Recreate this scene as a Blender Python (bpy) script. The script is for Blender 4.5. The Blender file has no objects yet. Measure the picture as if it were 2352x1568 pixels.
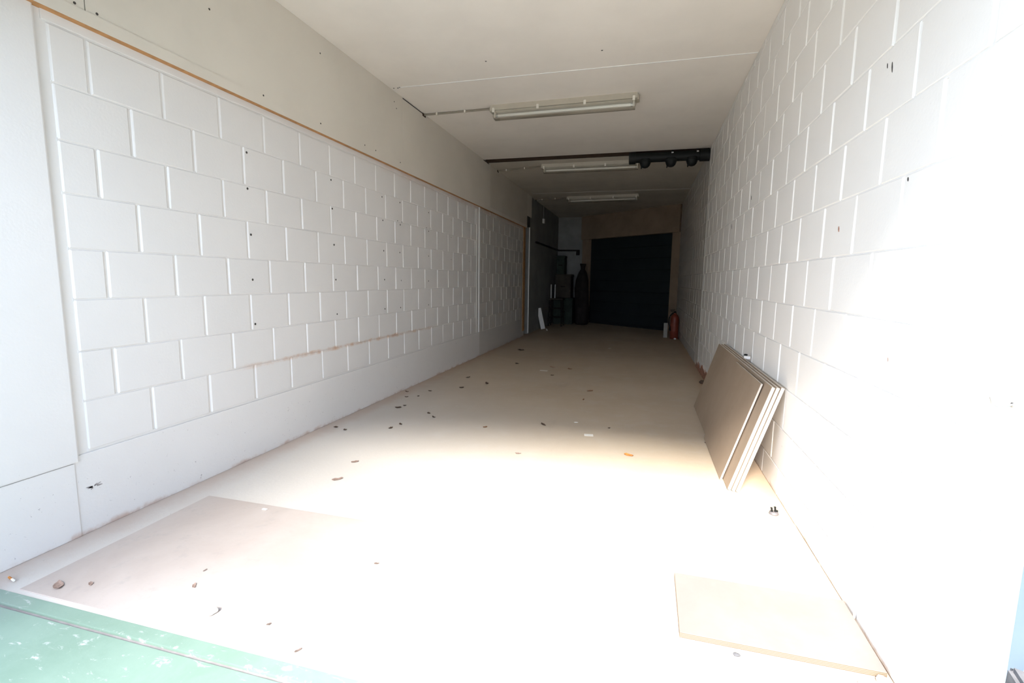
import bpy, bmesh, math, random
from mathutils import Vector, Matrix
random.seed(7)
sc = bpy.context.scene
COL = sc.collection
R = math.radians

# ---------------------------------------------------------------- helpers
class MB:
    """collects shapes into one mesh; every face carries a material slot"""
    def __init__(s): s.v=[]; s.f=[]; s.m=[]; s.sm=[]
    def add(s, vs, fs, mi=0, smooth=False):
        b=len(s.v); s.v += [tuple(p) for p in vs]
        for f in fs: s.f.append([i+b for i in f]); s.m.append(mi); s.sm.append(smooth)
    def quad(s,a,b,c,d,mi=0): s.add([a,b,c,d],[(0,1,2,3)],mi)
    def box(s,x0,x1,y0,y1,z0,z1,mi=0,M=None):
        vs=[Vector((x,y,z)) for z in (z0,z1) for y in (y0,y1) for x in (x0,x1)]
        if M is not None: vs=[M@p for p in vs]
        s.add(vs,[(0,2,3,1),(4,5,7,6),(0,1,5,4),(2,6,7,3),(0,4,6,2),(1,3,7,5)],mi)
    def prism(s,pts,z0,z1,mi=0):
        n=len(pts); s.add([(x,y,z0) for x,y in pts]+[(x,y,z1) for x,y in pts],[tuple(range(n))[::-1],tuple(range(n,2*n))]+[(i,(i+1)%n,n+(i+1)%n,n+i) for i in range(n)],mi)
    def cbox(s,x0,x1,y0,y1,z0,z1,c=.004,mi=0,M=None):
        """box with chamfered edges"""
        bm=bmesh.new(); bmesh.ops.create_cube(bm,size=1)
        for v in bm.verts:
            v.co=Vector((x0+(v.co.x+.5)*(x1-x0), y0+(v.co.y+.5)*(y1-y0), z0+(v.co.z+.5)*(z1-z0)))
        bmesh.ops.bevel(bm,geom=bm.edges[:],offset=c,segments=2,affect='EDGES',profile=.6)
        s.bm(bm,mi,M)
    def bm(s,bm,mi=0,M=None,smooth=False):
        bm.verts.ensure_lookup_table(); bm.verts.index_update()
        s.add([(M@v.co if M is not None else v.co.copy()) for v in bm.verts],[[v.index for v in f.verts] for f in bm.faces],mi,smooth)
        bm.free()
    def tube(s,pts,r,n=12,mi=0,cap=True,rs=None):
        pts=[Vector(p) for p in pts]; rings=[]
        for i,p in enumerate(pts):
            t=(pts[min(i+1,len(pts)-1)]-pts[max(i-1,0)]).normalized()
            a=Vector((0,0,1)) if abs(t.z)<.9 else Vector((1,0,0))
            u=t.cross(a).normalized(); w=t.cross(u)
            rr=rs[i] if rs else r
            rings.append([p+(u*math.cos(2*math.pi*k/n)+w*math.sin(2*math.pi*k/n))*rr for k in range(n)])
        vs=[q for g in rings for q in g]; fs=[]
        for i in range(len(pts)-1):
            for k in range(n):
                a=i*n+k;b=i*n+(k+1)%n; fs.append((a,b,b+n,a+n))
        s.add(vs,fs,mi,True)
        if cap:
            s.add(rings[0],[tuple(range(n))[::-1]],mi); s.add(rings[-1],[tuple(range(n))],mi)
    def lathe(s,prof,n=24,mi=0,M=None):
        """profile [(r,z)...] turned about z"""
        vs=[];fs=[]
        for r,z in prof:
            for k in range(n):
                p=Vector((r*math.cos(2*math.pi*k/n),r*math.sin(2*math.pi*k/n),z)); vs.append(M@p if M is not None else p)
        for i in range(len(prof)-1):
            for k in range(n):
                a=i*n+k;b=i*n+(k+1)%n; fs.append((a,b,b+n,a+n))
        s.add(vs,fs,mi,True)
    def build(s,name,mats,parent=None,flip=False):
        me=bpy.data.meshes.new(name); me.from_pydata(s.v,[],s.f)
        for i,p in enumerate(me.polygons): p.material_index=s.m[i]; p.use_smooth=s.sm[i]
        for m in (mats if isinstance(mats,(list,tuple)) else [mats]): me.materials.append(m)
        bm=bmesh.new(); bm.from_mesh(me); bmesh.ops.recalc_face_normals(bm,faces=bm.faces[:]); bm.to_mesh(me); bm.free()
        o=bpy.data.objects.new(name,me); COL.objects.link(o)
        if parent: o.parent=parent
        return o
def tag(o,label,cat,group=None):
    o['label']=label; o['category']=cat
    if group: o['group']=group
    return o
def struct(o,label=None):
    o['kind']='structure'
    if label: o['label']=label
    return o
def empty(name,loc,rz=0):
    o=bpy.data.objects.new(name,None); COL.objects.link(o); o.location=loc; o.rotation_euler=(0,0,rz); o.empty_display_size=.05
    return o
def dup(root,loc,rz,label,group=None):
    r=root.copy(); COL.objects.link(r); r.location=loc; r.rotation_euler=(0,0,rz); r['label']=label
    if group: r['group']=group
    for ch in [o for o in bpy.data.objects if o.parent==root]:
        c=ch.copy(); COL.objects.link(c); c.parent=r
        for g in [o for o in bpy.data.objects if o.parent==ch]:
            d=g.copy(); COL.objects.link(d); d.parent=c
    return r

# ---------------------------------------------------------------- node materials
class NT:
    def __init__(s,name):
        s.m=bpy.data.materials.new(name); s.m.use_nodes=True; s.t=s.m.node_tree; s.t.nodes.clear()
        s.out=s.n('ShaderNodeOutputMaterial'); s.b=s.n('ShaderNodeBsdfPrincipled'); s.l(s.b.outputs[0],s.out.inputs[0])
    def n(s,t,**k):
        o=s.t.nodes.new(t)
        for a,b in k.items(): setattr(o,a,b)
        return o
    def l(s,a,b): s.t.links.new(a,b)
    def put(s,i,v):
        if isinstance(v,bpy.types.NodeSocket): s.l(v,i)
        elif v is not None:
            if isinstance(v,(tuple,list)) and len(v)==3 and i.type=='RGBA': v=(*v,1)
            i.default_value=v
    def math(s,op,a,b=None,c=None,clamp=False):
        o=s.n('ShaderNodeMath',operation=op,use_clamp=clamp)
        for i,v in enumerate((a,b,c)):
            if v is not None: s.put(o.inputs[i],v)
        return o.outputs[0]
    def pos(s):
        g=s.n('ShaderNodeNewGeometry'); x=s.n('ShaderNodeSeparateXYZ'); s.l(g.outputs['Position'],x.inputs[0])
        return g.outputs['Position'],x.outputs[0],x.outputs[1],x.outputs[2]
    def noise(s,scale,detail=4,rough=.55,vec=None,dist=0):
        o=s.n('ShaderNodeTexNoise'); o.inputs['Scale'].default_value=scale; o.inputs['Detail'].default_value=detail
        o.inputs['Roughness'].default_value=rough; o.inputs['Distortion'].default_value=dist
        if vec is not None: s.l(vec,o.inputs['Vector'])
        return o.outputs[0]
    def ramp(s,x,lo,hi,a=0.,b=1.):
        o=s.n('ShaderNodeMapRange',interpolation_type='SMOOTHSTEP'); s.put(o.inputs[0],x)
        for i,v in enumerate((lo,hi,a,b)): o.inputs[i+1].default_value=v
        return o.outputs[0]
    def mix(s,f,a,b):
        o=s.n('ShaderNodeMix',data_type='RGBA'); s.put(o.inputs[0],f); s.put(o.inputs[6],a); s.put(o.inputs[7],b)
        return o.outputs[2]
    def vscale(s,vec,sx,sy,sz):
        o=s.n('ShaderNodeMapping'); s.l(vec,o.inputs[0]); o.inputs['Scale'].default_value=(sx,sy,sz); return o.outputs[0]
    def bump(s,h,strength=.2,dist=.01):
        o=s.n('ShaderNodeBump'); o.inputs['Strength'].default_value=strength; o.inputs['Distance'].default_value=dist
        s.l(h,o.inputs['Height']); s.l(o.outputs[0],s.b.inputs['Normal'])
    def fin(s,col,rough=.6,spec=.3,metal=0.):
        s.put(s.b.inputs['Base Color'],col); s.put(s.b.inputs['Roughness'],rough)
        s.b.inputs['Specular IOR Level'].default_value=spec; s.b.inputs['Metallic'].default_value=metal
        return s.m
def plain(name,col,rough=.55,spec=.3,metal=0.,var=.08,scale=30,bump=.05):
    t=NT(name); p,x,y,z=t.pos(); n=t.noise(scale,5,.6,p)
    c=t.mix(t.ramp(n,.3,.7),tuple(v*(1-var) for v in col),tuple(min(1,v*(1+var)) for v in col))
    if bump: t.bump(n,bump,.004)
    return t.fin(c,rough,spec,metal)

def wall_paint(name,base,left):
    t=NT(name); p,x,y,z=t.pos()
    n1=t.noise(1.3,5,.6,p); n2=t.noise(90,3,.6,p); n3=t.noise(7,5,.65,p); n4=t.noise(42,4,.75,p); n6=t.noise(110,2,.6,p)
    c=t.mix(t.ramp(n1,.3,.75),base,tuple(v*.95 for v in base))
    c=t.mix(t.ramp(y,6.14,6.18),c,(.58,.56,.53))      # shade put into the colour: greyer far stretch behind the straight joint
    # red brick dust along the foot of the wall
    foot=t.math('MULTIPLY',t.ramp(t.math('ADD',z,t.math('MULTIPLY',n3,-.055)),-.034,-.002,1,0),t.ramp(n3,.38,.62))
    c=t.mix(t.math('MULTIPLY',foot,.65),c,(.42,.25,.17))
    # small chips and specks of dirt low on the wall
    sp=t.math('MULTIPLY',t.math('MAXIMUM',t.ramp(n4,.655,.71),t.math('MULTIPLY',t.ramp(n6,.72,.77),.8)),t.ramp(z,.28,.36,1,.06 if left else .12))
    c=t.mix(t.math('MULTIPLY',sp,.62 if left else .5),c,(.25,.225,.23))
    if left:
        # rusty seepage along one bed joint
        d=t.math('ABSOLUTE',t.math('SUBTRACT',z,.532))
        rs=t.math('MULTIPLY',t.ramp(t.math('SUBTRACT',d,t.math('MULTIPLY',n3,.03)),-.012,.006,1,0),t.math('MULTIPLY',t.ramp(y,2.0,2.5),t.ramp(y,4.2,4.8,1,0)))
        c=t.mix(t.math('MULTIPLY',rs,t.ramp(n3,.35,.65,.1,.75)),c,(.52,.30,.17))
        ts=t.math('MULTIPLY',t.ramp(z,1.88,1.965),t.math('MULTIPLY',t.ramp(z,1.968,1.972,1,0),t.math('MULTIPLY',t.ramp(y,3.0,4.2),t.ramp(n3,.3,.65))))
        c=t.mix(t.math('MULTIPLY',ts,.35),c,(.62,.42,.33))
        cy=t.math('SUBTRACT',y,3.05); 
    t.bump(t.math('ADD',n2,t.math('MULTIPLY',n3,1.5)),.10,.004)
    return t.fin(c,.42,.35)

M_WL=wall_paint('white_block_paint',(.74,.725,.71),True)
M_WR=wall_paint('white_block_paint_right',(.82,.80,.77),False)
M_CEIL2=plain('far_ceiling_shade_paint',(.58,.54,.47),.6,.25,0,.05,2,.02)  # darker copy of the ceiling paint, deepens the shade behind the slot
M_CEIL=plain('ceiling_board_paint',(.82,.775,.715),.6,.25,0,.03,2,.02)
M_FASC=plain('fascia_board_paint',(.68,.64,.57),.5,.3,0,.03,2,.02)
M_FACADE=plain('pale_blue_render',(.29,.37,.46),.7,.2,0,.04,8,.1)
M_DARKVOID=plain('dark_brown_timber',(.055,.035,.025),.8,.1)
M_RAWWOOD=plain('raw_brown_wood',(.44,.23,.095),.65,.25,0,.15,25,.05)
M_BLACK=plain('black_plastic',(.008,.009,.009),.55,.22,0,.05,20,.02)
M_DOOR=plain('dark_door_paint',(.020,.024,.025),.6,.25,0,.06,3,0)
M_BEIGE=plain('brown_beige_paint',(.30,.215,.145),.6,.2,0,.1,3,.05)
M_GREYWALL=plain('grey_plaster',(.26,.255,.24),.7,.2,0,.12,2.5,.1)
M_HOUS=plain('lamp_housing_plastic',(.44,.40,.325),.45,.35,0,.03,10,0)
M_CONDUIT=plain('grey_brown_conduit',(.27,.24,.195),.5,.3,0,.05,10,0)
M_CLIP=plain('cream_clip_plastic',(.72,.68,.60),.4,.4,0,.03,10,0)
M_TUBE=plain('white_tube_glass',(.88,.88,.86),.2,.5,0,.01,10,0)
M_METAL=plain('dull_metal',(.5,.5,.5),.35,.5,.9,.05,40,0)
M_SCREW=plain('dark_screw_head',(.06,.055,.05),.6,.3,0,.1,60,0)
M_RED=plain('red_enamel',(.21,.04,.02),.4,.4,0,.08,12,0)
M_WHITE=plain('white_plastic',(.85,.85,.84),.4,.4,0,.03,30,.02)
M_PLASTER=plain('white_plaster_crumb',(.86,.85,.82),.8,.1,0,.06,120,.2)
M_STONE=plain('grey_concrete_guard',(.105,.105,.112),.85,.2,0,.18,35,.4)
M_PAPER=plain('pale_card',(.72,.70,.65),.7,.2,0,.05,60,0)
M_BROKEN=plain('broken_brick_plaster',(.30,.16,.115),.9,.1,0,.35,30,.5)
def clear():
    t=NT('clear_diffuser_plastic'); t.t.nodes.remove(t.b)
    a=t.n('ShaderNodeBsdfTransparent'); a.inputs[0].default_value=(.93,.92,.88,1)
    g=t.n('ShaderNodeBsdfGlossy'); g.inputs['Roughness'].default_value=.18; g.inputs[0].default_value=(.9,.9,.88,1)
    d=t.n('ShaderNodeBsdfDiffuse'); d.inputs[0].default_value=(.70,.66,.58,1)
    f=t.n('ShaderNodeFresnel'); f.inputs[0].default_value=1.45
    m1=t.n('ShaderNodeMixShader'); m1.inputs[0].default_value=.18; t.l(a.outputs[0],m1.inputs[1]); t.l(d.outputs[0],m1.inputs[2])
    m2=t.n('ShaderNodeMixShader'); t.l(f.outputs[0],m2.inputs[0]); t.l(m1.outputs[0],m2.inputs[1]); t.l(g.outputs[0],m2.inputs[2])
    t.l(m2.outputs[0],t.out.inputs[0]); return t.m
M_CLEAR=clear()
def concrete():
    t=NT('worn_concrete'); p,x,y,z=t.pos()
    n1=t.noise(.9,6,.6,p); n2=t.noise(6,6,.65,p); n3=t.noise(60,4,.7,p); ns=t.noise(2.2,6,.7,t.vscale(p,1,.35,1)); n5=t.noise(140,2,.6,p)
    c=t.mix(t.ramp(n1,.3,.7),(.50,.415,.315),(.445,.36,.265))
    c=t.mix(t.math('MULTIPLY',t.ramp(n2,.45,.75),.35),c,(.52,.475,.42))
    c=t.mix(t.math('MULTIPLY',t.ramp(ns,.55,.72),.25),c,(.30,.235,.18))
    # paler grey, swept concrete towards the entrance and along the left side
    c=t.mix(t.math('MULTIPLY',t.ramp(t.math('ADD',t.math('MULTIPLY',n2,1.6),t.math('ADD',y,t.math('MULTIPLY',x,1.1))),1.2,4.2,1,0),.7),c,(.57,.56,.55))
    # fine pitting
    c=t.mix(t.math('MULTIPLY',t.ramp(n3,.64,.74),.45),c,(.25,.22,.20))
    c=t.mix(t.math('MULTIPLY',t.ramp(n5,.70,.76),.5),c,(.75,.73,.70))
    # red brick dust swept against the left wall
    e=t.math('ADD',t.math('ADD',x,2.111),t.math('MULTIPLY',n2,-.22))
    c=t.mix(t.math('MULTIPLY',t.ramp(e,-.10,.07,1,0),.36),c,(.40,.235,.155))
    e2=t.math('ADD',t.math('SUBTRACT',.681,x),t.math('MULTIPLY',n2,-.25))
    c=t.mix(t.math('MULTIPLY',t.ramp(e2,-.11,.05,1,0),.4),c,(.47,.31,.20))
    # round oil stain
    dx=t.math('DIVIDE',t.math('ADD',x,1.025),.125); dy=t.math('DIVIDE',t.math('SUBTRACT',y,2.03),.115)
    r=t.math('ADD',t.math('SQRT',t.math('ADD',t.math('MULTIPLY',dx,dx),t.math('MULTIPLY',dy,dy))),t.math('MULTIPLY',t.math('SUBTRACT',n2,.5),.5))
    c=t.mix(t.math('MULTIPLY',t.ramp(r,.85,1.1,1,0),.55),c,(.43,.40,.37))
    t.bump(t.math('ADD',t.math('MULTIPLY',n2,1.5),n3),.12,.006)
    return t.fin(c,.72,.22)
M_CONC=concrete()
def green():
    t=NT('worn_green_floor_paint'); p,x,y,z=t.pos()
    n1=t.noise(5,6,.65,p,.4); n2=t.noise(16,6,.7,t.vscale(p,1,2.2,1),.6); n3=t.noise(80,3,.6,p)
    c=t.mix(t.ramp(n1,.3,.7),(.175,.262,.205),(.21,.30,.243))
    c=t.mix(t.ramp(n2,.585,.70),c,(.44,.46,.45))
    c=t.mix(t.math('MULTIPLY',t.ramp(t.math('ADD',x,t.math('MULTIPLY',n1,.8)),-1.75,-1.3,1,0),.55),c,(.30,.345,.32))
    gl=t.math('MULTIPLY',t.ramp(t.math('ABSOLUTE',t.math('SUBTRACT',y,.943)),.005,.014,1,0),t.math('MULTIPLY',t.ramp(t.noise(22,5,.7,p),.54,.66),t.ramp(x,-1.7,-1.2)))
    c=t.mix(gl,c,(.62,.60,.585))      # dried plaster along the channel
    t.bump(n3,.1,.003)
    return t.fin(c,.5,.35)
M_GREEN=green()
M_GROOVE=plain('grey_steel_channel',(.27,.245,.24),.6,.3,0,.12,30,.1)
M_PAVE=plain('grey_paving',(.56,.54,.50),.8,.2,0,.12,6,.1)
def sheet(name,a,b,stain):
    t=NT(name); p,x,y,z=t.pos()
    n1=t.noise(3,6,.65,p,.3); n2=t.noise(40,4,.7,t.vscale(p,1,6,1)); n3=t.noise(11,6,.7,p)
    c=t.mix(t.ramp(n1,.3,.7),a,b); c=t.mix(t.math('MULTIPLY',t.ramp(n3,.55,.7),.4),c,stain)
    c=t.mix(t.math('MULTIPLY',t.ramp(n2,.55,.75),.2),c,tuple(v*.8 for v in a))
    t.bump(n2,.05,.002)
    return t.fin(c,.55,.3)
M_SHEET=sheet('tan_hardboard',(.405,.345,.31),(.455,.40,.365),(.33,.30,.285))
M_PLY=sheet('plywood_face',(.198,.176,.163),(.228,.205,.191),(.218,.203,.193))
M_LEAN=sheet('brown_hardboard_face',(.30,.225,.160),(.335,.255,.185),(.27,.205,.15))
M_EDGE=plain('cream_board_edge',(.60,.55,.48),.7,.2,0,.06,90,.1)
def plyedge():
    t=NT('plywood_edge'); p,x,y,z=t.pos()
    w=t.n('ShaderNodeTexWave',bands_direction='Z'); w.inputs['Scale'].default_value=75; w.inputs['Distortion'].default_value=.4; w.inputs['Detail'].default_value=2
    t.l(p,w.inputs['Vector'])
    c=t.mix(t.ramp(w.outputs[1],.35,.65),(.25,.19,.14),(.115,.08,.055))
    return t.fin(c,.7,.2)
M_PLYEDGE=plyedge()
def leafmat(name,col): return plain(name,col,.7,.2,0,.25,90,.1)
M_LEAFD=leafmat('dark_dead_leaf',(.085,.055,.038)); M_LEAFB=leafmat('brown_dead_leaf',(.24,.13,.075))
M_LEAFW=leafmat('glare_paled_leaf',(.27,.19,.155)); M_LEAFG=leafmat('glare_paled_crumb',(.17,.13,.11))  # lightened colours imitate glare washing out the leaves and crumbs near the entrance
M_LEAFO=leafmat('orange_leaf',(.55,.22,.06)); M_LEAFT=leafmat('faded_tan_leaf',(.40,.27,.19)); M_LEAFP=leafmat('peach_leaf',(.62,.36,.24))

# ---------------------------------------------------------------- setting
XL,XR,ZC=-2.111,.681,2.584
Y0=1.0                                    # door line of the entrance

def plates(mb,xf,sgn,rows,ylo,yhi,d=.006,gv=.0045,sv=.0065,gh=.0015,sh=.0035):
    """block faces standing proud of their joints; rows = [(z0,z1,[joint ys])]"""
    for z0,z1,js in rows:
        mb.box(min(xf-sgn*.009,xf-sgn*.0036),max(xf-sgn*.009,xf-sgn*.0036),ylo+.002,yhi-.002,z0-.006,z0+.006)
        ys=[ylo]+[j for j in js if ylo+.03<j<yhi-.03]+[yhi]
        for a,b in zip(ys,ys[1:]):
            o=[random.uniform(-.0008,.0008) for _ in range(4)]; k=random.uniform(-.0006,.0009)
            sv2=sv*random.uniform(.75,1.25); sh2=sh*random.uniform(.6,1.5)
            out=[(xf-sgn*d,a+gv,z0+gh),(xf-sgn*d,b-gv,z0+gh),(xf-sgn*d,b-gv,z1-gh),(xf-sgn*d,a+gv,z1-gh)]
            inn=[(xf+sgn*(k+o[0]),a+gv+sv2,z0+gh+sh2),(xf+sgn*(k+o[1]),b-gv-sv2,z0+gh+sh2),(xf+sgn*(k+o[2]),b-gv-sv2,z1-gh-sh2),(xf+sgn*(k+o[3]),a+gv+sv2,z1-gh-sh2)]
            mid=[tuple(.5*(p+q) for p,q in zip(o_,i_)) for o_,i_ in zip(out,inn)]
            mid=[(m[0]+sgn*.0014,m[1],m[2]) for m in mid]
            mb.add(out+mid+inn,[(0,1,5,4),(1,2,6,5),(2,3,7,6),(3,0,4,7),(4,5,9,8),(5,6,10,9),(6,7,11,10),(7,4,8,11),(8,9,10,11)])
def joints(y0,step,lo,hi):
    k=math.ceil((lo-y0)/step); r=[]
    while y0+k*step<hi: r.append(y0+k*step+random.uniform(-.004,.004)); k+=1
    return r

# left wall: plinth, smooth pier at the entrance, eight courses of blocks, door gap, far stretch
mb=MB(); D=.006
mb.box(XL-.14,XL-D,Y0,8.72,.0,ZC+.45)
mb.box(XL-.14,XL-D,8.72,9.06,2.19,ZC+.45)
mb.box(XL-.14,XL,9.06,12.45,.0,ZC+.45,1)
zj=[.336+.1988*i for i in range(9)]; zj=[.336,.535,.733,.935,1.129,1.334,1.526,1.726,1.928]
rows=[]
for i in range(8):                                    # i=0 lowest course
    r=8-i                                             # row number counted from the top
    ph=1.489 if r%2 else 1.634
    rows.append((zj[i],zj[i+1],joints(ph,.2992,1.4,6.05)))
plates(mb,XL,1,rows,1.357,6.03)
rows2=[]
for i in range(9):
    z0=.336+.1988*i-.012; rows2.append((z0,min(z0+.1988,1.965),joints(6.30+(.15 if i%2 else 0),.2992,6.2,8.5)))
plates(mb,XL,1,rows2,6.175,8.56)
mb.cbox(XL-.01,XL+.001,1.30,8.56,0,.326,.003)                            # plinth
mb.cbox(XL-.01,XL+.000,1.345,6.10,1.934,2.02,.003)                       # bed under the fascia
mb.cbox(XL-.01,XL+.009,Y0,1.318,.302,2.1,.006)                           # smooth pier
mb.cbox(XL-.01,XL+.004,Y0,1.305,0,.300,.004)
mb.cbox(XL-.01,XL-.001,6.045,6.118,.33,2.0,.003); mb.cbox(XL-.02,XL+.006,6.128,6.165,.33,2.0,.004)   # straight joint
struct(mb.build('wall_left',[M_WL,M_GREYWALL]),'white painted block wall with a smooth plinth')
WALL_L=bpy.data.objects['wall_left']
# drill holes and plugs in the blocks
HOLES=[(2.257,1.699),(2.25,1.508),(2.257,1.262),(2.252,1.015),(2.254,.766),(2.996,1.699),(3.0,1.507),(3.008,1.261),(3.015,1.018),(3.017,.773),(3.673,1.696),(3.679,1.508),(3.685,1.26),(3.689,1.021),(3.687,.774),(3.978,1.697),(3.979,1.505),(3.963,1.261),(3.98,1.014),(3.964,.771),(4.573,1.69),(4.57,1.506),(4.564,1.26),(4.559,1.01),(4.555,.768),(3.932,1.534),(4.012,1.532),(4.519,1.535),(4.611,1.54),(5.167,1.688),(5.166,1.498),(5.165,1.25),(5.747,1.249)]
MX=Matrix.Rotation(R(90),4,'Y')
for i,(y,z) in enumerate(HOLES):
    m=MB(); rr=.0052 if i<25 else .004
    m.lathe([(rr*1.25,0),(rr*1.25,.0012),(rr*.8,.0016),(0.0001,.0004)],10,0,Matrix.Translation((XL+.0003,y,z))@MX)
    o=m.build('drill_hole',M_SCREW,WALL_L); 
# spalled crater with chipped slivers low on the plinth by the pier
m=MB(); rd=random.Random(11)
for k in range(9):
    a=rd.uniform(0,6.28); r0=rd.uniform(.002,.010); r1=r0+rd.uniform(.010,.026); wd=rd.uniform(.0015,.004)
    c0=Vector((0,math.cos(a),math.sin(a)*.6)); s0=Vector((0,-math.sin(a),math.cos(a)))
    P0=Vector((XL+.0025,1.365,.182)); q=[P0+c0*r0-s0*wd,P0+c0*r0+s0*wd,P0+c0*r1+s0*wd*.3,P0+c0*r1-s0*wd*.3]
    m.add(q+[p-Vector((.004,0,0)) for p in q],[(0,1,2,3),(0,1,5,4),(1,2,6,5),(2,3,7,6),(3,0,4,7)])
o=m.build('spalled_patch',M_GROOVE,WALL_L); o['label']='chipped star shaped patch in the plinth'
# right wall
mb=MB()
mb.box(XR+D,XR+.16,Y0+.02,10.62,0,ZC+.45)
rows=[]
for k in range(-1,13):
    z0=.135+.2001*k; z1=z0+.2001
    z0=max(z0,.0); z1=min(z1,ZC)
    if z1-z0<.03: continue
    rows.append((z0,z1,joints(1.304 if k%2 else 1.150,.3055,1.03,6.1)))
plates(mb,XR,-1,rows,Y0+.02,6.165)
rows=[]
for k in range(-1,13):
    z0=max(.135+.2001*k+.01,0); z1=min(.135+.2001*(k+1)+.01,ZC)
    if z1-z0<.03: continue
    rows.append((z0,z1,joints(6.40+(.15 if k%2 else 0),.3,6.3,10.4)))
plates(mb,XR,-1,rows,6.20,10.6)
mb.cbox(XR-.002,XR+.02,6.172,6.192,0,ZC,.003)
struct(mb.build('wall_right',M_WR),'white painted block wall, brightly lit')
# facade with the wide entrance opening
mb=MB()
mb.box(XL-9,XL-.0,Y0-.25,Y0-.002,0,3.6); mb.box(XR,XR+6,Y0-.015,Y0+.02,0,3.6); 
HZ=1.90
mb.box(XL,XR,Y0-.25,Y0-.002,HZ,3.6)
struct(mb.build('wall_front',M_FACADE),'pale blue rendered front around the wide entrance')
# slanted back wall with the wide door
A0=Vector((XR,10.48,0)); B0=Vector((-1.5,12.2,0)); EE=(B0-A0).normalized(); NN=Vector((-EE.y,EE.x,0)); 
if NN.y>0: NN=-NN
LW=(B0-A0).length
MW=Matrix(((EE.x,-NN.x,0,A0.x),(EE.y,-NN.y,0,A0.y),(0,0,1,0),(0,0,0,1)))   # local: u along wall to the left, v away from room, z up
DU0,DU1,DH=.192,2.568,2.035
mb=MB()
mb.box(-.15,DU0,0,.2,0,ZC+.45,0,MW); mb.box(DU1,LW+.02,0,.2,0,ZC+.45,0,MW); mb.box(DU0,DU1,0,.2,DH,ZC+.45,0,MW)
mb.cbox(-.0,LW,-.05,.02,DH,ZC-.001,.004,0,MW)
mb.box(XL-.14,-1.48,12.2,12.4,0,ZC+.45,1)
mb.box(DU1+.02,LW-.01,-.02,.0,.0,.36,2,MW)
struct(mb.build('wall_back',[M_BEIGE,M_GREYWALL,plain('pale_patch_plaster',(.42,.41,.38),.7,.2)]),'slanted brown beige wall around the dark rear door')
mb=MB(); nz=8
mb.box(DU0-.03,.33,.10,.14,.006,.05,0,MW); mb.box(.33,.708,.10,.14,.0,.05,0,MW); mb.box(.722,DU1+.03,.10,.14,0,.05,0,MW); mb.box(.708,.722,.10,.14,.013,.05,0,MW)
for i in range(nz):
    a=.05+(DH-.05)*i/nz; b=.05+(DH-.03)*(i+1)/nz
    mb.box(DU0-.03,DU1+.03,.105,.14,a,b,0,MW); mb.cbox(DU0,DU1,.095,.12,a+.012,b-.012,.006,0,MW)
dr=struct(mb.build('door_1',M_DOOR),'wide dark sectional door at the far end')
mb=MB(); mb.cbox(2.63,2.67,-.045,.0,.70,.80,.006,0,MW); mb.tube([MW@Vector((2.65,-.04,.75)),MW@Vector((2.65,-.08,.75)),MW@Vector((2.58,-.085,.75))],.009,8); mb.build('door_latch',M_BLACK,dr)
# narrow dark doorway in the left wall: timber post, white edge, closed niche behind
mb=MB()
mb.box(XL-.9,XL-.14,8.70,8.72,0,2.2,1); mb.box(XL-.9,XL-.14,9.06,9.08,0,2.2,1); mb.box(XL-.92,XL-.9,8.70,9.08,0,2.2,1); mb.box(XL-.9,XL-.14,8.7,9.08,2.19,2.21,1)
mb.cbox(XL-.02,XL+.004,8.57,8.72,.10,1.966,.003,0)
mb.cbox(XL-.012,XL+.006,9.045,9.07,.02,2.19,.002,2)
struct(mb.build('door_2',[M_RAWWOOD,M_DARKVOID,M_PAPER]),'narrow dark doorway edged by a raw timber post')
# floor, ceiling, entrance sill, ground outside
mb=MB(); mb.box(XL-.95,XR+.16,Y0-.012,13.6,-.2,0)
struct(mb.build('floor',M_CONC),'worn pale concrete floor')
mb=MB()
mb.box(XL,XR,.945,.988,-.2,.002,0); mb.box(XL-4,XR+4,-.2,.93,-.2,.0,0); mb.box(XL,XR,.93,.945,-.2,-.008,1)
struct(mb.build('ground',[M_GREEN,M_GROOVE]),'worn green painted apron with a grey channel at the entrance')
mb=MB(); mb.box(-30,30,-30,-.2,-.3,-.01); mb.box(-30,30,13.6,40,-.3,-.01)
struct(mb.build('pavement',M_PAVE))
mb=MB()
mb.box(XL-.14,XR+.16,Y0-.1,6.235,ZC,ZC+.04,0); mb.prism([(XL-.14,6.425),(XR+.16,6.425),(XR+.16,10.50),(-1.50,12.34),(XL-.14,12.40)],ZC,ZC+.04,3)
mb.box(XL-.14,XR+.16,6.1,6.6,ZC+.14,ZC+.2,1); mb.box(XL-.14,XR+.16,6.2,6.235,ZC+.04,ZC+.14,1); mb.box(XL-.14,XR+.16,6.425,6.46,ZC+.04,ZC+.14,1)
for yy in (3.80,8.8): mb.cbox(XL+.1,XR-.003,yy-.005,yy+.005,ZC-.0025,ZC+.01,.001,2)
mb.box(XL,XR,6.37,6.40,ZC-.004,ZC+.1,1)
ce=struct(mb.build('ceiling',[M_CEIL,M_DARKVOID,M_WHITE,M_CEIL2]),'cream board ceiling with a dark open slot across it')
for x,y in ((-2.055,3.80),(-2.02,3.805),(-2.0,3.795),(-.343,3.527),(-1.162,3.503)):
    m=MB(); m.lathe([(.006,0),(.006,-.001),(.003,-.0018),(.0001,-.001)],10,0,Matrix.Translation((x,y,ZC-.002))); m.build('screw',M_SCREW,ce)
# roof above so that the hall is closed
mb=MB(); mb.prism([(XL-9,Y0-.25),(XR+6,Y0-.25),(XR+6,9.6),(XR+.16,10.50),(-1.50,12.34),(XL-9,12.4)],3.0,3.15); struct(mb.build('roof',M_PAVE))
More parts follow.
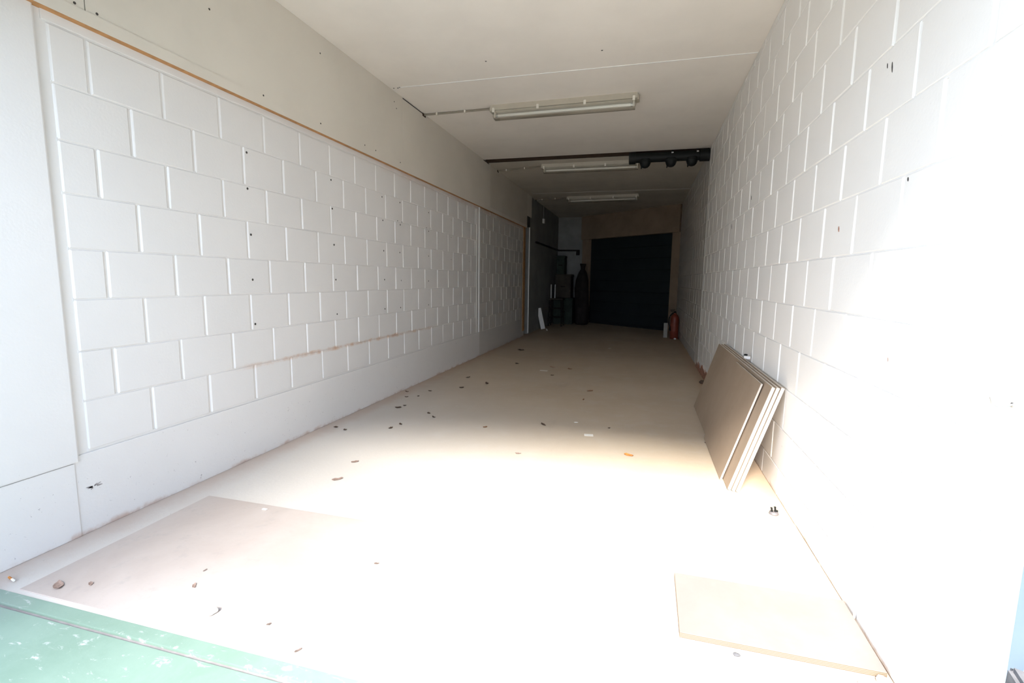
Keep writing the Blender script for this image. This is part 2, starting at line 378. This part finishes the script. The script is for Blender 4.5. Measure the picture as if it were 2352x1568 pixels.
# fascia of boards along the top of the left wall and the batten beneath it
mb=MB(); FX=XL+.029
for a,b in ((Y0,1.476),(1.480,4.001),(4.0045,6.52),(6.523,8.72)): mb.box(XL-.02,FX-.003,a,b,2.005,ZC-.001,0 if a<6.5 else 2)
mb.box(XL-.02,FX-.003,8.72,9.08,2.19,ZC-.001)
mb.box(XL-.02,FX-.009,Y0,9.0,2.01,ZC-.001,1); mb.box(XL,FX-.0022,4.01,4.43,ZC-.010,ZC-.0005,1); mb.box(XL,FX-.0022,6.22,6.45,ZC-.012,ZC-.0005,1)
fa=struct(mb.build('trim_2',[M_FASC,M_SCREW,plain('far_fascia_shade_paint',(.60,.56,.49),.5,.3,0,.03,2,.02)]),'cream boarded fascia above the block wall')  # last material darkens the far boards to match the dim rear
for y,z in [(1.443,2.03),(1.520,2.03),(2.373,2.03),(2.87,2.03),(3.392,2.03),(2.889,2.468),(2.045,2.31),(3.894,2.457),(3.548,2.03),(3.95,2.03),(3.86,2.50)]:
    m=MB(); m.lathe([(.005,0),(.005,.0012),(.003,.002),(.0001,.001)],10,0,Matrix.Translation((FX-.003,y,z))@MX); m.build('screw',M_SCREW,fa)
mb=MB(); mb.box(XL-.01,FX,Y0,8.72,1.970,2.02,0); mb.box(XL-.008,FX-.0005,Y0,8.72,1.968,1.9702,1)
struct(mb.build('trim_1',[M_FASC,M_RAWWOOD]),'long batten with a raw brown underside along the left wall')
# broken plaster at the foot of the right wall
mb=MB(); rd=random.Random(3); n=34; top=[];low=[]
for i in range(n):
    f=i/(n-1); y=4.95+1.35*f; hh=(.035+.055*math.sin(math.pi*f)**.6)*(.45+.9*rd.random()) if 0<i<n-1 else .004
    top.append((y+rd.uniform(-.012,.012),hh)); low.append(max(0,(hh-.06)*rd.random()))
vs=[(XR-.0015-.004*rd.random(),y,z) for y,z in top]+[(XR-.006-.006*rd.random(),y,l*.0) for (y,z),l in zip(top,low)]+[(XR+.006,y,z+.004) for y,z in top]
mb.add(vs,[(i,i+1,n+i+1,n+i) for i in range(n-1)]+[(i,i+1,2*n+i+1,2*n+i) for i in range(n-1)])
pp=mb.build('broken_plaster',M_BROKEN,bpy.data.objects['wall_right']); pp['label']='broken reddish plaster at the foot of the wall'
for y,z,a_,b_,mt in ((1.757,1.673,.003,.016,'g'),(1.79,1.69,.002,.008,'g'),(2.053,1.235,.004,.010,'r'),(1.588,1.32,.004,.006,'g'),(1.585,.825,.002,.006,'r'),(4.393,1.494,.006,.022,'g'),(3.68,1.608,.004,.014,'g')):
    m=MB(); c=[(a_*math.cos(k*.785)*random.uniform(.7,1.2)+.5*b_*math.sin(k*.785)*.4,b_*math.sin(k*.785)) for k in range(8)]
    m.add([(XR-.0012,y+p,z+q) for p,q in c]+[(XR+.001,y+p*1.1,z+q*1.1) for p,q in c],[tuple(range(8))]+[(k,(k+1)%8,8+(k+1)%8,8+k) for k in range(8)])
    m.build('scuff_mark',M_SCREW if mt=='g' else M_BROKEN,bpy.data.objects['wall_right'])


# unseen wall added on the right to hold sky light off the left wall
mb=MB(); mb.box(1.15,1.45,-3.2,Y0-.02,0,3.4); struct(mb.build('sky_blocker_wall',plain('grey_blue_render',(.27,.33,.38),.8,.2,0,.05,6,.1)))

# unseen tall block added and sized to half shade the left of the entrance
mb=MB(); mb.box(-4.2,-1.68,-5.2,-4.0,0,9.5); struct(mb.build('sun_blocker',M_PAVE))

# ---------------------------------------------------------------- ceiling lamps
def make_lamp(name):
    r=empty(name,(0,0,0)); h=.6425
    m=MB()                                             # housing tray, trapezoid in section
    pr=[(-.066,0),(.066,0),(.062,-.045),(-.062,-.045)]
    vs=[(sx*h,y,z) for sx in (-1,1) for y,z in pr]
    m.add(vs,[(0,1,2,3),(7,6,5,4),(0,4,5,1),(1,5,6,2),(2,6,7,3),(3,7,4,0)])
    m.cbox(-h-.012,-h+.03,-.045,.045,-.05,-.012,.004); m.cbox(h-.03,h+.012,-.045,.045,-.05,-.012,.004)
    m.build('housing',M_HOUS,r)
    m=MB()                                             # clear cover, shell with rounded trough section
    pr=[(-.061,-.046),(-.060,-.078),(-.050,-.100),(-.030,-.110),(0,-.112),(.030,-.110),(.050,-.100),(.060,-.078),(.061,-.046)]
    n=len(pr); e=h-.010
    vs=[(-e+ (0 if z>-.06 else .012),y,z) for y,z in pr]+[(e-(0 if z>-.06 else .012),y,z) for y,z in pr]
    fs=[(i,i+1,n+i+1,n+i) for i in range(n-1)]+[tuple(range(n)),tuple(range(2*n-1,n-1,-1))]
    m.add(vs,fs,0,False); m.build('diffuser',M_CLEAR,r)
    m=MB(); m.tube([(-.585,-.004,-.078),(.585,-.004,-.078)],.013,14); t=m.build('tube',M_TUBE,r)
    m=MB()
    for s in (-1,1):
        m=MB(); m.tube([(s*.585,-.004,-.078),(s*.603,-.004,-.078)],.0135,14); m.build('tube_cap',M_METAL,t)
        m=MB(); m.cbox(s*.612-.008,s*.612+.008,-.022,.014,-.098,-.045,.003); m.build('lamp_socket',M_CLIP,r)
    m=MB(); m.box(-.6,.6,-.045,.045,-.050,-.0462); m.build('reflector',M_CLIP,r)
    for sy in (-1,1):
        for cx in (-.612,-.205,.205,.612):
            m=MB(); m.cbox(cx-.011,cx+.011,sy*.064-.006,sy*.064+.006,-.064,-.026,.003); m.build('clip',M_CLIP,r)
    return r
lamp=make_lamp('fluorescent_lamp'); lamp.location=(-.757,4.405,ZC+.001); lamp.rotation_euler.z=R(-1.0)
G='fluorescent lamps along the ceiling'
tag(lamp,'fluorescent ceiling lamp in front of the dark slot, nearest to the entrance','lamp',G)
dup(lamp,(-.757,6.69,ZC+.001),R(0),'fluorescent ceiling lamp just behind the dark slot and black pipe, second of three',G)
dup(lamp,(-.80,9.23,ZC+.001),R(-3.5),'dim fluorescent ceiling lamp farthest back, closest to the dark rear door',G)
for y0,y1,x1,lb in ((4.43,4.415,-1.41,'thin conduit from the left fascia to the lamp nearest the entrance'),(6.86,6.70,-1.41,'thin conduit from the left fascia to the lamp behind the slot'),(9.42,9.26,-1.45,'thin conduit from the left fascia to the farthest lamp')):
    r=empty('cable_conduit',(FX,y0,ZC))
    m=MB(); m.tube([(0,0,-.012),(x1-FX,y1-y0,-.012)],.008,10); m.build('pipe',M_CONDUIT,r)
    for f in (.2,.62):
        m=MB(); c=Vector(((x1-FX)*f,(y1-y0)*f,0)); m.cbox(c.x-.008,c.x+.008,c.y-.013,c.y+.013,-.024,0,.002); m.build('clip',M_CLIP,r)
    m=MB(); m.cbox(-.001,.004,-.035,.03,-.028,-.002,.0015); m.build('hole',M_DARKVOID,r)
    tag(r,lb,'conduit')

# ---------------------------------------------------------------- black drain manifold in the slot
r=empty('drain_pipe',(.24,6.252,ZC)); zc=-.0725
m=MB(); m.tube([(-.45,0,zc),(.432,0,zc)],.056,24); m.build('main_pipe',M_BLACK,r)
m=MB(); m.tube([(-.475,0,zc),(-.40,0,zc)],.070,24); m.tube([(-.478,0,zc),(-.47,0,zc)],.05,24); m.build('end_socket',M_BLACK,r)
m=MB(); m.tube([(.33,0,zc),(.436,0,zc)],.070,24); m.tube([(.32,0,zc),(.345,0,zc)],.0,24,rs=[.056,.070]); m.build('wall_socket',M_BLACK,r)
for bx in (-.285,.01,.245):
    m=MB(); T=Matrix.Translation((bx,0,0))
    m.lathe([(.072,zc-.02),(.066,zc-.055),(.060,zc-.075),(.052,zc-.095),(.036,zc-.112),(.016,zc-.12),(.0001,zc-.121)],22,0,T)
    m.lathe([(.074,zc-.028),(.076,zc-.034),(.074,zc-.045),(.066,zc-.05)],22,0,T)
    m.cbox(bx-.05,bx-.036,-.02,.02,zc-.125,zc-.10,.003)
    m.build('branch_stub',M_BLACK,r)
for bx in (.02,.30):
    m=MB(); m.tube([(bx-.008,0,zc),(bx+.008,0,zc)],.0595,24); m.box(bx-.008,bx+.008,-.006,.006,zc+.055,zc+.076); m.cbox(bx-.012,bx+.012,-.064,-.055,zc+.026,zc+.04,.002,1); m.build('pipe_clamp',[M_BLACK,M_METAL],r)
tag(r,'black plastic drain pipe with three stubs under the ceiling slot by the right wall','pipe')

# ---------------------------------------------------------------- boards leaning on the right wall
TH=R(17.0); U=Vector((math.sin(TH),0,math.cos(TH))); N=Vector((-math.cos(TH),0,math.sin(TH)))
def lean(name,xb,y0,y1,L,t,label,rz=0):
    """board with its rear lower edge on the floor at x=xb"""
    r=empty(name,(xb,y0,0),rz)
    Mx=Matrix(((0,U.x,N.x,0),(1,0,0,0),(0,U.z,N.z,0),(0,0,0,1)))    # local (along wall, up the board, out)
    m=MB(); m.cbox(0.001,y1-y0-.001,.001,L-.001,.0005,t-.0005,.001,0,Mx); m.build('core',M_EDGE,r)
    m=MB(); m.box(.0015,y1-y0-.0015,.0015,L-.0015,t-.0006,t+.0004,0,Mx); m.build('face',M_LEAN,r)
    tag(r,label,'board','hardboard sheets leaning on the right wall'); return r
T1=.0158; st=(T1+.0014)/math.cos(TH)
lean('hardboard_sheet',.507,2.505,4.20,.565,T1,'hindmost large brown board, touching the right wall behind the others')
lean('hardboard_sheet',.507-st,2.512,4.21,.563,T1,'middle one of the three large brown boards leaning on the wall')
lean('hardboard_sheet',.507-2*st,2.522,4.22,.562,T1,'large brown board directly behind the short front board')
lean('hardboard_sheet',.507-3*st-.006,2.645,3.35,.553,.010,'short brown board in front of the larger leaning boards')
r=empty('plastic_clip',(.655,3.30,.572),R(20))
m=MB(); m.cbox(-.012,.012,-.018,.018,-.012,.006,.003); m.build('body',M_WHITE,r)
m=MB(); m.cbox(-.009,.009,.010,.024,-.002,.016,.003); m.build('cap',M_BLACK,r)
tag(r,'small white clip with a black cap on top of the leaning boards','clip')

# ---------------------------------------------------------------- sheets lying on the floor
m=MB(); m.cbox(-1.935,.055,1.004,1.728,.0,.004,.001)
tag(m.build('floor_sheet',M_SHEET),'large thin tan sheet lying flat on the floor behind the green sill','sheet')
r=empty('plywood_board',(.15,1.385,0),R(-.6))
m=MB(); m.cbox(0,.522,0,.305,.0,.0165,.0012); m.build('plies',M_PLYEDGE,r)
m=MB(); m.box(.001,.521,.001,.304,.0155,.0172); m.build('face',M_PLY,r)
tag(r,'thick offcut of plywood lying flat on the floor against the right wall','board')

# ---------------------------------------------------------------- fire extinguisher by the rear door
r=empty('fire_extinguisher',(.585,9.30,0))
m=MB(); m.lathe([(.0001,0),(.072,0),(.076,.008),(.076,.36),(.070,.40),(.052,.435),(.030,.452),(.026,.47)],28); m.build('cylinder',M_RED,r)
m=MB(); m.lathe([(.026,.455),(.026,.485),(.018,.49),(.018,.505),(.0001,.506)],16); m.cbox(-.075,.02,-.012,.012,.497,.509,.003); m.cbox(-.085,.0,-.010,.010,.52,.53,.003); m.build('valve',M_BLACK,r)
m=MB(); pts=[]
for k in range(13):
    a=k/12; pts.append((-.02-.075*math.sin(a*math.pi*.75)-.01, -.02-.03*a, .48-.26*a+.03*math.sin(a*math.pi)))
m.tube(pts,.011,10); m.tube([pts[-1],(pts[-1][0]+.005,pts[-1][1],pts[-1][2]-.07)],0,10,rs=[.012,.019]); m.build('hose',M_BLACK,r)
m=MB(); n=14
vs=[(.0768*math.cos(a),.0768*math.sin(a),z) for z in (.14,.29) for a in [R(195+ i*85/n) for i in range(n+1)]]
m.add(vs,[(i,i+1,n+2+i,n+1+i) for i in range(n)],0,True); m.build('label_plate',plain('faded_label',(.24,.06,.035),.5,.3),r)
tag(r,'red fire extinguisher standing on the floor at the right of the rear door','extinguisher')
m=MB(); m.cbox(.405,.475,9.42,9.47,0,.275,.004)
tag(m.build('timber_post',plain('grey_beige_timber',(.36,.34,.30),.7,.2)),'short pale timber post standing left of the red extinguisher','post')

# ---------------------------------------------------------------- far left corner
def dark(name,c): return plain(name,c,.8,.15,0,.2,6,.1)
MD1=dark('dark_card',(.055,.045,.035)); MD2=dark('dark_green_plastic',(.035,.045,.035)); MD3=dark('black_sack',(.022,.018,.016))
def cbox_thing(x0,x1,y0,y1,z0,z1,mat,label):
    r=empty('storage_box',((x0+x1)/2,(y0+y1)/2,z0)); a=(x1-x0)/2; b=(y1-y0)/2; h=z1-z0
    m=MB(); m.cbox(-a,a,-b,b,0,h-.05,.012); m.build('body',mat,r)
    m=MB(); m.cbox(-a-.008,a+.008,-b-.008,b+.008,h-.055,h,.01); m.build('lid',mat,r)
    m=MB(); m.cbox(-.05,.05,-b-.02,-b,h*.45,h*.45+.03,.006); m.build('handle',MD3,r)
    tag(r,label,'box','dark storage boxes in the far left corner')
cbox_thing(-2.06,-1.60,11.45,12.0,0,.62,MD2,'broad dark box on the floor in the far left corner, lowest of the stack')
cbox_thing(-2.03,-1.66,11.5,11.95,.62,1.18,MD1,'dark box second from the floor in the far left stack')
cbox_thing(-2.02,-1.83,11.55,11.9,1.18,1.62,MD2,'tall narrow dark box crowning the far left stack')
# a sack hanging over the stack's right side
prof=[(.0001,0),(.13,.0),(.165,.05),(.17,.25),(.16,.55),(.165,.85),(.145,1.05),(.095,1.22),(.05,1.30),(.055,1.36),(.075,1.43),(.0001,1.40)]
m=MB(); m.lathe(prof,28)
m.v=[(x*(1+.10*math.sin(3*math.atan2(y,x)+z*5)),y*(1+.12*math.sin(5*math.atan2(y,x)-z*4)),z) for x,y,z in m.v]
o=m.build('sack',MD3); o.location=(-1.39,11.52,.0)
tag(o,'tall dark sack standing between the far left boxes and the rear door','sack')
r=empty('stool',(-1.90,10.95,0))
m=MB(); m.cbox(-.17,.17,-.16,.16,.60,.63,.006); m.build('seat',MD1,r)
for sx in (-1,1):
    for sy in (-1,1):
        m=MB(); m.tube([(sx*.15,sy*.14,0),(sx*.13,sy*.12,.60)],.014,8); m.build('leg',MD3,r)
for z in (.2,.4):
    for yy in (-.135,.135):
        m=MB(); m.tube([(-.145,yy,z),(.145,yy,z)],.009,8); m.build('rung',MD3,r)
for i,sx in enumerate((-.125,-.035)):
    m=MB(); m.cbox(sx-.011,sx+.011,-.012,.012,.63,.94,.003); o=m.build('back_slat',plain('pale_slat%d'%i,(.62,.60,.56),.6,.2),r); o['label']='pale upright slat'
tag(r,'dark stool with two pale upright slats by the left wall near the rear','stool')
r=empty('plank',(-2.0,10.0,0))
m=MB(); Mx=Matrix.Rotation(R(-13),4,'Y'); m.cbox(-.045,.045,-.012,.012,.012,.46,.003,0,Mx); m.build('board',M_PAPER,r)
tag(r,'short white plank leaning against the left wall past the narrow doorway','plank')
m=MB(); m.cbox(-.0,.30,-.012,.012,0,.018,.003); o=m.build('stick',M_PAPER); o.location=(-1.88,9.80,0); o.rotation_euler.z=R(104)
tag(o,'thin pale stick lying on the floor beside the white plank','stick')
r=empty('junction_box',(XL,10.25,2.27))
m=MB(); m.cbox(.0,.04,-.045,.045,-.045,.045,.006); m.build('box',M_PAPER,r)
m=MB(); m.tube([(.015,0,.045),(.015,0,.31)],.009,8); m.build('conduit',M_GREYWALL,r)
tag(r,'small pale junction box high on the far left wall','junction box')
m=MB(); m.tube([(XL+.03,9.5,1.775),(XL+.03,12.13,1.775),(XL+.06,12.17,1.775),(-1.60,12.17,1.775)],.02,10); m.cbox(-1.64,-1.56,12.11,12.2,1.66,1.79,.008)
tag(m.build('wall_pipe',MD3),'dark pipe running along the far left wall and round the corner','pipe')

# ---------------------------------------------------------------- guard stone and hook at the right edge of the entrance
bmx=bmesh.new()
pts=[(.628,.968,0),(.99,.968,0),(1.0,.66,0),(.60,.66,0),(.640,.964,.388),(.93,.964,.31),(.93,.78,.27),(.63,.80,.35)]
vs=[bmx.verts.new(p) for p in pts]
for f in ((0,1,5,4),(1,2,6,5),(2,3,7,6),(3,0,4,7),(4,5,6,7),(3,2,1,0)): bmx.faces.new([vs[i] for i in f])
bmesh.ops.bevel(bmx,geom=bmx.edges[:],offset=.008,segments=2,affect='EDGES')
m=MB(); m.bm(bmx); o=m.build('guard_stone',M_STONE); o.location=(0,0,0)
tag(o,'grey concrete guard stone beside the right end of the entrance','stone')
r=empty('wall_hook',(XR,1.10,.815))
m=MB(); m.lathe([(.0001,.0),(.005,.0),(.005,.002),(.0001,.0025)],12,0,Matrix.Rotation(R(-90),4,'Y')); m.build('plate',M_METAL,r)
m=MB(); m.tube([(-.001,0,0),(-.024,0,-.004),(-.031,.002,.0),(-.034,.004,.012)],.0024,8); m.build('hook',M_METAL,r)
tag(r,'small bent metal hook on the right wall near the entrance','hook')

# ---------------------------------------------------------------- small things on the floor
def floor_z(x,y):
    if -1.935<x<.055 and 1.004<y<1.728: return .004
    if .15<x<.672 and 1.385<y<1.69: return .0172
    return 0.
def leaf(name,x,y,L,asp,mat,label,cat='leaf',curl=.18,rz=None,seed=0,th=.0012):
    rd=random.Random(seed*97+13); n=11; out=[]
    for k in range(n):
        a=2*math.pi*k/n; rr=.5*(1+.28*rd.uniform(-1,1)); out.append((math.cos(a)*rr*L,math.sin(a)*rr*L*asp))
    vs=[];fs=[]
    def zz(px,py): return th+curl*L*((px/L*2)**2*.5+(py/(L*asp)*2)**2*.25)*rd.uniform(.6,1.1)
    c=(0,0,th)
    top=[(p[0],p[1],zz(*p)) for p in out]; mid=[(p[0]*.5,p[1]*.5,zz(p[0]*.5,p[1]*.5)*.8+th*.2) for p in out]
    vs=[c]+mid+top; f=[]
    for k in range(n):
        j=(k+1)%n; f.append((0,1+k,1+j)); f.append((1+k,1+n+k,1+n+j,1+j))
    nb=len(vs); low=[(p[0],p[1],max(p[2]-th,.0)) for p in vs]
    vs=vs+low; f2=[tuple(nb+i for i in reversed(q)) for q in f]
    rim=[(1+n+k,nb+1+n+k,nb+1+n+(k+1)%n,1+n+(k+1)%n) for k in range(n)]
    m=MB(); m.add(vs,f+f2+rim,0,False); o=m.build(name,mat)
    o.location=(x,y,floor_z(x,y)); o.rotation_euler.z=rd.uniform(0,6.28) if rz is None else rz
    return tag(o,label,cat)
def chip(name,x,y,sx,sy,sz,mat,label,cat,seed=0,rz=0.):
    rd=random.Random(seed+5); bmx=bmesh.new(); bmesh.ops.create_icosphere(bmx,subdivisions=2,radius=1)
    for v in bmx.verts:
        k=rd.uniform(.78,1.12); v.co=Vector((v.co.x*sx*k*.5,v.co.y*sy*k*.5,max(0,(v.co.z*.5+.42))*sz))
    m=MB(); m.bm(bmx); o=m.build(name,mat); o.location=(x,y,floor_z(x,y)); o.rotation_euler.z=rz
    return tag(o,label,cat)
ld,lb_,lt=M_LEAFD,M_LEAFB,M_LEAFT
LEAVES=[
 (-1.70,6.89,.13,.5,ld,'long dark leaf farthest back on the floor, near the left wall'),
 (-1.47,5.74,.07,.6,ld,'dark leaf on the dim floor between the farthest leaf and the left wall plinth'),
 (-1.01,5.65,.09,.5,lt,'tan leaf at the middle of the dim floor, beside the pale card scrap'),
 (-.79,5.60,.07,.6,lb_,'brown leaf on the dim floor, right of the pale card scrap'),
 (-.92,5.15,.045,.7,ld,'small dark leaf bit in front of the pale card scrap'),
 (-1.75,4.74,.055,.5,ld,'small dark leaf under the far end of the rusty wall joint'),
 (-1.47,4.53,.085,.4,ld,'narrow dark leaf well out from the left wall, behind the crumb cluster'),
 (-1.64,4.27,.055,.7,ld,'curled dark leaf bit just behind the crumbs by the left wall'),
 (-.44,4.52,.070,.5,lb_,'single dark brown leaf in the middle of the shaded floor'),
 (-.46,4.16,.05,.35,lb_,'faint brown leaf sliver just in front of the mid floor brown leaf'),
 (-1.86,3.43,.050,.8,ld,'largest curled dark leaf among the crumbs by the left wall'),
 (-1.03,3.15,.042,.6,lb_,'small brown leaf at the edge of the sunlit floor, left of centre'),
 (-.65,3.33,.060,.3,ld,'thin dark leaf sliver just behind the sunlit floor edge'),
 (-.68,2.71,.036,.5,M_LEAFW,'faded tan leaf just inside the sunlit floor'),
 (-1.53,2.31,.038,.7,M_LEAFW,'pale brown leaf on the grey concrete left of the round stain'),
 (-1.48,2.07,.050,.5,M_LEAFW,'brown leaf between the round stain and the left wall'),
 (-1.835,1.052,.050,.5,M_LEAFW,'brown dead leaf on the tan sheet at the corner by the green sill'),
 (-1.743,1.088,.026,.4,M_LEAFW,'tiny brown leaf piece right of the dead leaf at the sheet corner'),
 (-1.404,1.175,.026,.4,M_LEAFW,'small tan leaf on the sheet, behind the white plaster flake'),
 (.36,1.705,.046,.45,M_LEAFP,'peach coloured leaf at the back edge of the plywood offcut'),
 (-.039,2.88,.055,.6,M_LEAFO,'bright orange leaf on the sunlit floor near the centre'),
]
for i,(x,y,L,a,mt,lb) in enumerate(LEAVES): leaf('dead_leaf',x,y,L,a,mt,lb,seed=i)
CR=[(-2.02,2.83),(-1.926,2.80),(-1.65,2.926),(-1.628,3.029),(-1.477,3.263),(-1.557,3.35),(-1.841,3.50),(-1.962,3.77),(-1.879,3.83),(-2.05,3.95),(-1.862,4.04)]
OR=['first','second','third','fourth','fifth','sixth','seventh','eighth','ninth','tenth','eleventh']
for i,(x,y) in enumerate(CR):
    o=leaf('leaf_crumb',x,y,.034,.6,ld,OR[i]+' dark leaf crumb from the entrance along the left wall',seed=40+i,curl=.3); o['group']='dark leaf crumbs along the left wall'
o=leaf('leaf_crumb',-.187,3.392,.026,.6,ld,'tiny dark crumb right of the white card square',seed=60)
leaf('leaf_crumb',.455,3.255-.0,.045,.4,ld,'dark crumb against the foot of the leaning boards',seed=61)
leaf('leaf_crumb',-.89,1.46,.019,.5,M_LEAFG,'tiny dark crumb on the tan sheet, right of the middle',seed=62)
leaf('leaf_crumb',-.88,1.03,.019,.4,M_LEAFG,'tiny dark crumb on the tan sheet by the green sill, nearest the camera',seed=63)
leaf('leaf_crumb',-1.032,1.094,.014,.6,M_LEAFG,'tiny dark crumb right of the white plaster flake',seed=64)
leaf('leaf_crumb',-1.445,1.253,.014,.5,M_LEAFG,'tiny dark crumb on the tan sheet between flake and left wall',seed=65)
chip('clod',.635,5.229,.075,.05,.04,M_LEAFD,'dark clod of dirt at the broken plaster by the right wall','clod',1)
m=MB(); m.cbox(-.03,.03,-.022,.022,0,.0015,.0005); o=m.build('card_square',M_PAPER); o.location=(-.309,3.19,0); o.rotation_euler.z=R(8)
tag(o,'pale square of card lying at the sunlit floor edge','card')
m=MB(); m.cbox(-.045,.045,-.02,.02,0,.0015,.0005); o=m.build('card_scrap',M_PAPER); o.location=(-1.062,5.393,0); o.rotation_euler.z=R(-5)
tag(o,'pale card scrap on the dim floor among the tan leaves','card')
chip('paint_flake',-.431,3.457,.035,.02,.004,M_PLASTER,'white paint flake behind the pale square of card','flake',2)
chip('paint_flake',-1.583,1.686,.028,.016,.006,M_PLASTER,'white paint flake at the back edge of the tan sheet','flake',3)
chip('paint_flake',-.459,7.55,.05,.02,.004,M_PLASTER,'white paint flake farthest back on the dim floor','flake',4)
chip('paint_flake',.60,9.18,.05,.04,.03,M_PLASTER,'white flake in front of the red fire extinguisher','flake',9)
# white plaster flake: a lobed flat lump
bmx=bmesh.new(); bmesh.ops.create_uvsphere(bmx,u_segments=28,v_segments=12,radius=1)
for v in bmx.verts:
    q=v.co; a=math.atan2(q.y,q.x); k=1+.42*max(0,math.cos(a-R(58)))**6-.10*math.cos(a*3); z=q.z
    v.co=Vector((q.x*.021*k,q.y*.0135*k,(max(z,-.30)*.5+.16)*.030+.002))
m=MB(); m.bm(bmx,0,None,True); o=m.build('plaster_flake',M_PLASTER); o.location=(-1.242,1.082,.004)
tag(o,'white lobed plaster flake lying on the tan sheet near the green sill','flake')
r=empty('cigarette_butt',(-2.02,1.03,.0045),R(-12))
m=MB(); m.tube([(-.018,0,.0035),(.006,0,.0035)],.0035,10); m.build('filter',M_LEAFO,r)
m=MB(); m.tube([(.006,0,.0035),(.022,0,.0035)],.0035,10); m.build('paper',M_WHITE,r)
tag(r,'orange tipped cigarette butt at the left end of the green sill','cigarette butt')
r=empty('plastic_fitting',(.618,2.311,0),R(10))
m=MB(); m.lathe([(.0001,0),(.019,0),(.0205,.003),(.0195,.006),(.0175,.007),(.0175,.010),(.012,.012),(.0001,.012)],24); m.build('base',plain('grey_fitting_plastic',(.12,.11,.115),.4,.4),r)
for sx,h in ((-.009,.030),(.006,.034)):
    m=MB(); m.tube([(sx,0,.010),(sx-.001,0,.020),(sx-.003,0,h)],0,10,rs=[.0055,.0042,.0038]); m.cbox(sx-.007,sx+.001,-.004,.004,h-.003,h+.001,.001); m.build('prong',M_BLACK,r)
m=MB(); m.cbox(.009,.017,-.003,.003,.010,.019,.001); m.build('tab',M_BLACK,r)
tag(r,'small black plastic fitting with two upright prongs beside the right wall','fitting')
for i,(x,y,s,lb) in enumerate([(.655,1.365,.035,'white plaster crumb at the near right corner of the plywood offcut'),(.60,1.34,.022,'small white plaster crumb in front of the plywood offcut'),(.30,1.355,.02,'grey plaster crumb at the middle of the plywood offcut front edge')]):
    chip('plaster_crumb',x,y,s,s*.7,s*.45,M_PLASTER if i<2 else M_STONE,lb,'crumb',20+i)

# ---------------------------------------------------------------- light
w=bpy.data.worlds.new('sky'); sc.world=w; w.use_nodes=True; nt=w.node_tree
bg=nt.nodes['Background']; bg.inputs[1].default_value=3.0
# hazy sky: brighter towards the horizon, bluer and dimmer overhead
tc=nt.nodes.new('ShaderNodeTexCoord'); sx=nt.nodes.new('ShaderNodeSeparateXYZ'); cr=nt.nodes.new('ShaderNodeValToRGB')
nt.links.new(tc.outputs['Generated'],sx.inputs[0]); nt.links.new(sx.outputs[2],cr.inputs[0]); nt.links.new(cr.outputs[0],bg.inputs[0])
e=cr.color_ramp.elements; e[0].position=0.0; e[0].color=(1.14,1.31,1.60,1); e[1].position=.8; e[1].color=(.34,.43,.60,1)
sun=bpy.data.lights.new('sun','SUN'); sun.energy=10.2; sun.angle=R(15.0); sun.color=(1.0,.945,.87)
so=bpy.data.objects.new('sun',sun); COL.objects.link(so)
dv=Vector((.09,1.0,-.93)).normalized(); so.rotation_euler=dv.to_track_quat('-Z','Y').to_euler(); so.location=(-6,-7,9)
pl=bpy.data.lights.new('sky_portal','AREA'); pl.shape='RECTANGLE'; pl.size=XR-XL; pl.size_y=HZ; pl.cycles.is_portal=True
po=bpy.data.objects.new('sky_portal',pl); COL.objects.link(po); po.location=((XL+XR)/2,Y0-.12,HZ/2); po.rotation_euler=Vector((0,1,0)).to_track_quat('-Z','Y').to_euler()

# ---------------------------------------------------------------- camera
yaw,pitch,roll=R(15.007),R(7.285),R(.8006)
f=Vector((-math.sin(yaw)*math.cos(pitch),math.cos(yaw)*math.cos(pitch),-math.sin(pitch)))
rt=Vector((math.cos(yaw),math.sin(yaw),0)); up=rt.cross(f)
c,s=math.cos(roll),math.sin(roll); rt,up=c*rt+s*up,-s*rt+c*up
cam=bpy.data.cameras.new('camera'); cam.sensor_width=36; cam.lens=1109.7*36/2352; cam.clip_start=.02
co=bpy.data.objects.new('camera',cam); COL.objects.link(co)
co.matrix_world=Matrix(((rt.x,up.x,-f.x,0),(rt.y,up.y,-f.y,0),(rt.z,up.z,-f.z,1.035),(0,0,0,1)))
sc.camera=co
v=sc.view_settings; v.view_transform='Standard'; v.look='None'; v.gamma=1; v.use_curve_mapping=False; v.exposure=0.97
sc.cycles.max_bounces=14; sc.cycles.diffuse_bounces=10; sc.cycles.transparent_max_bounces=12; sc.cycles.sample_clamp_indirect=12
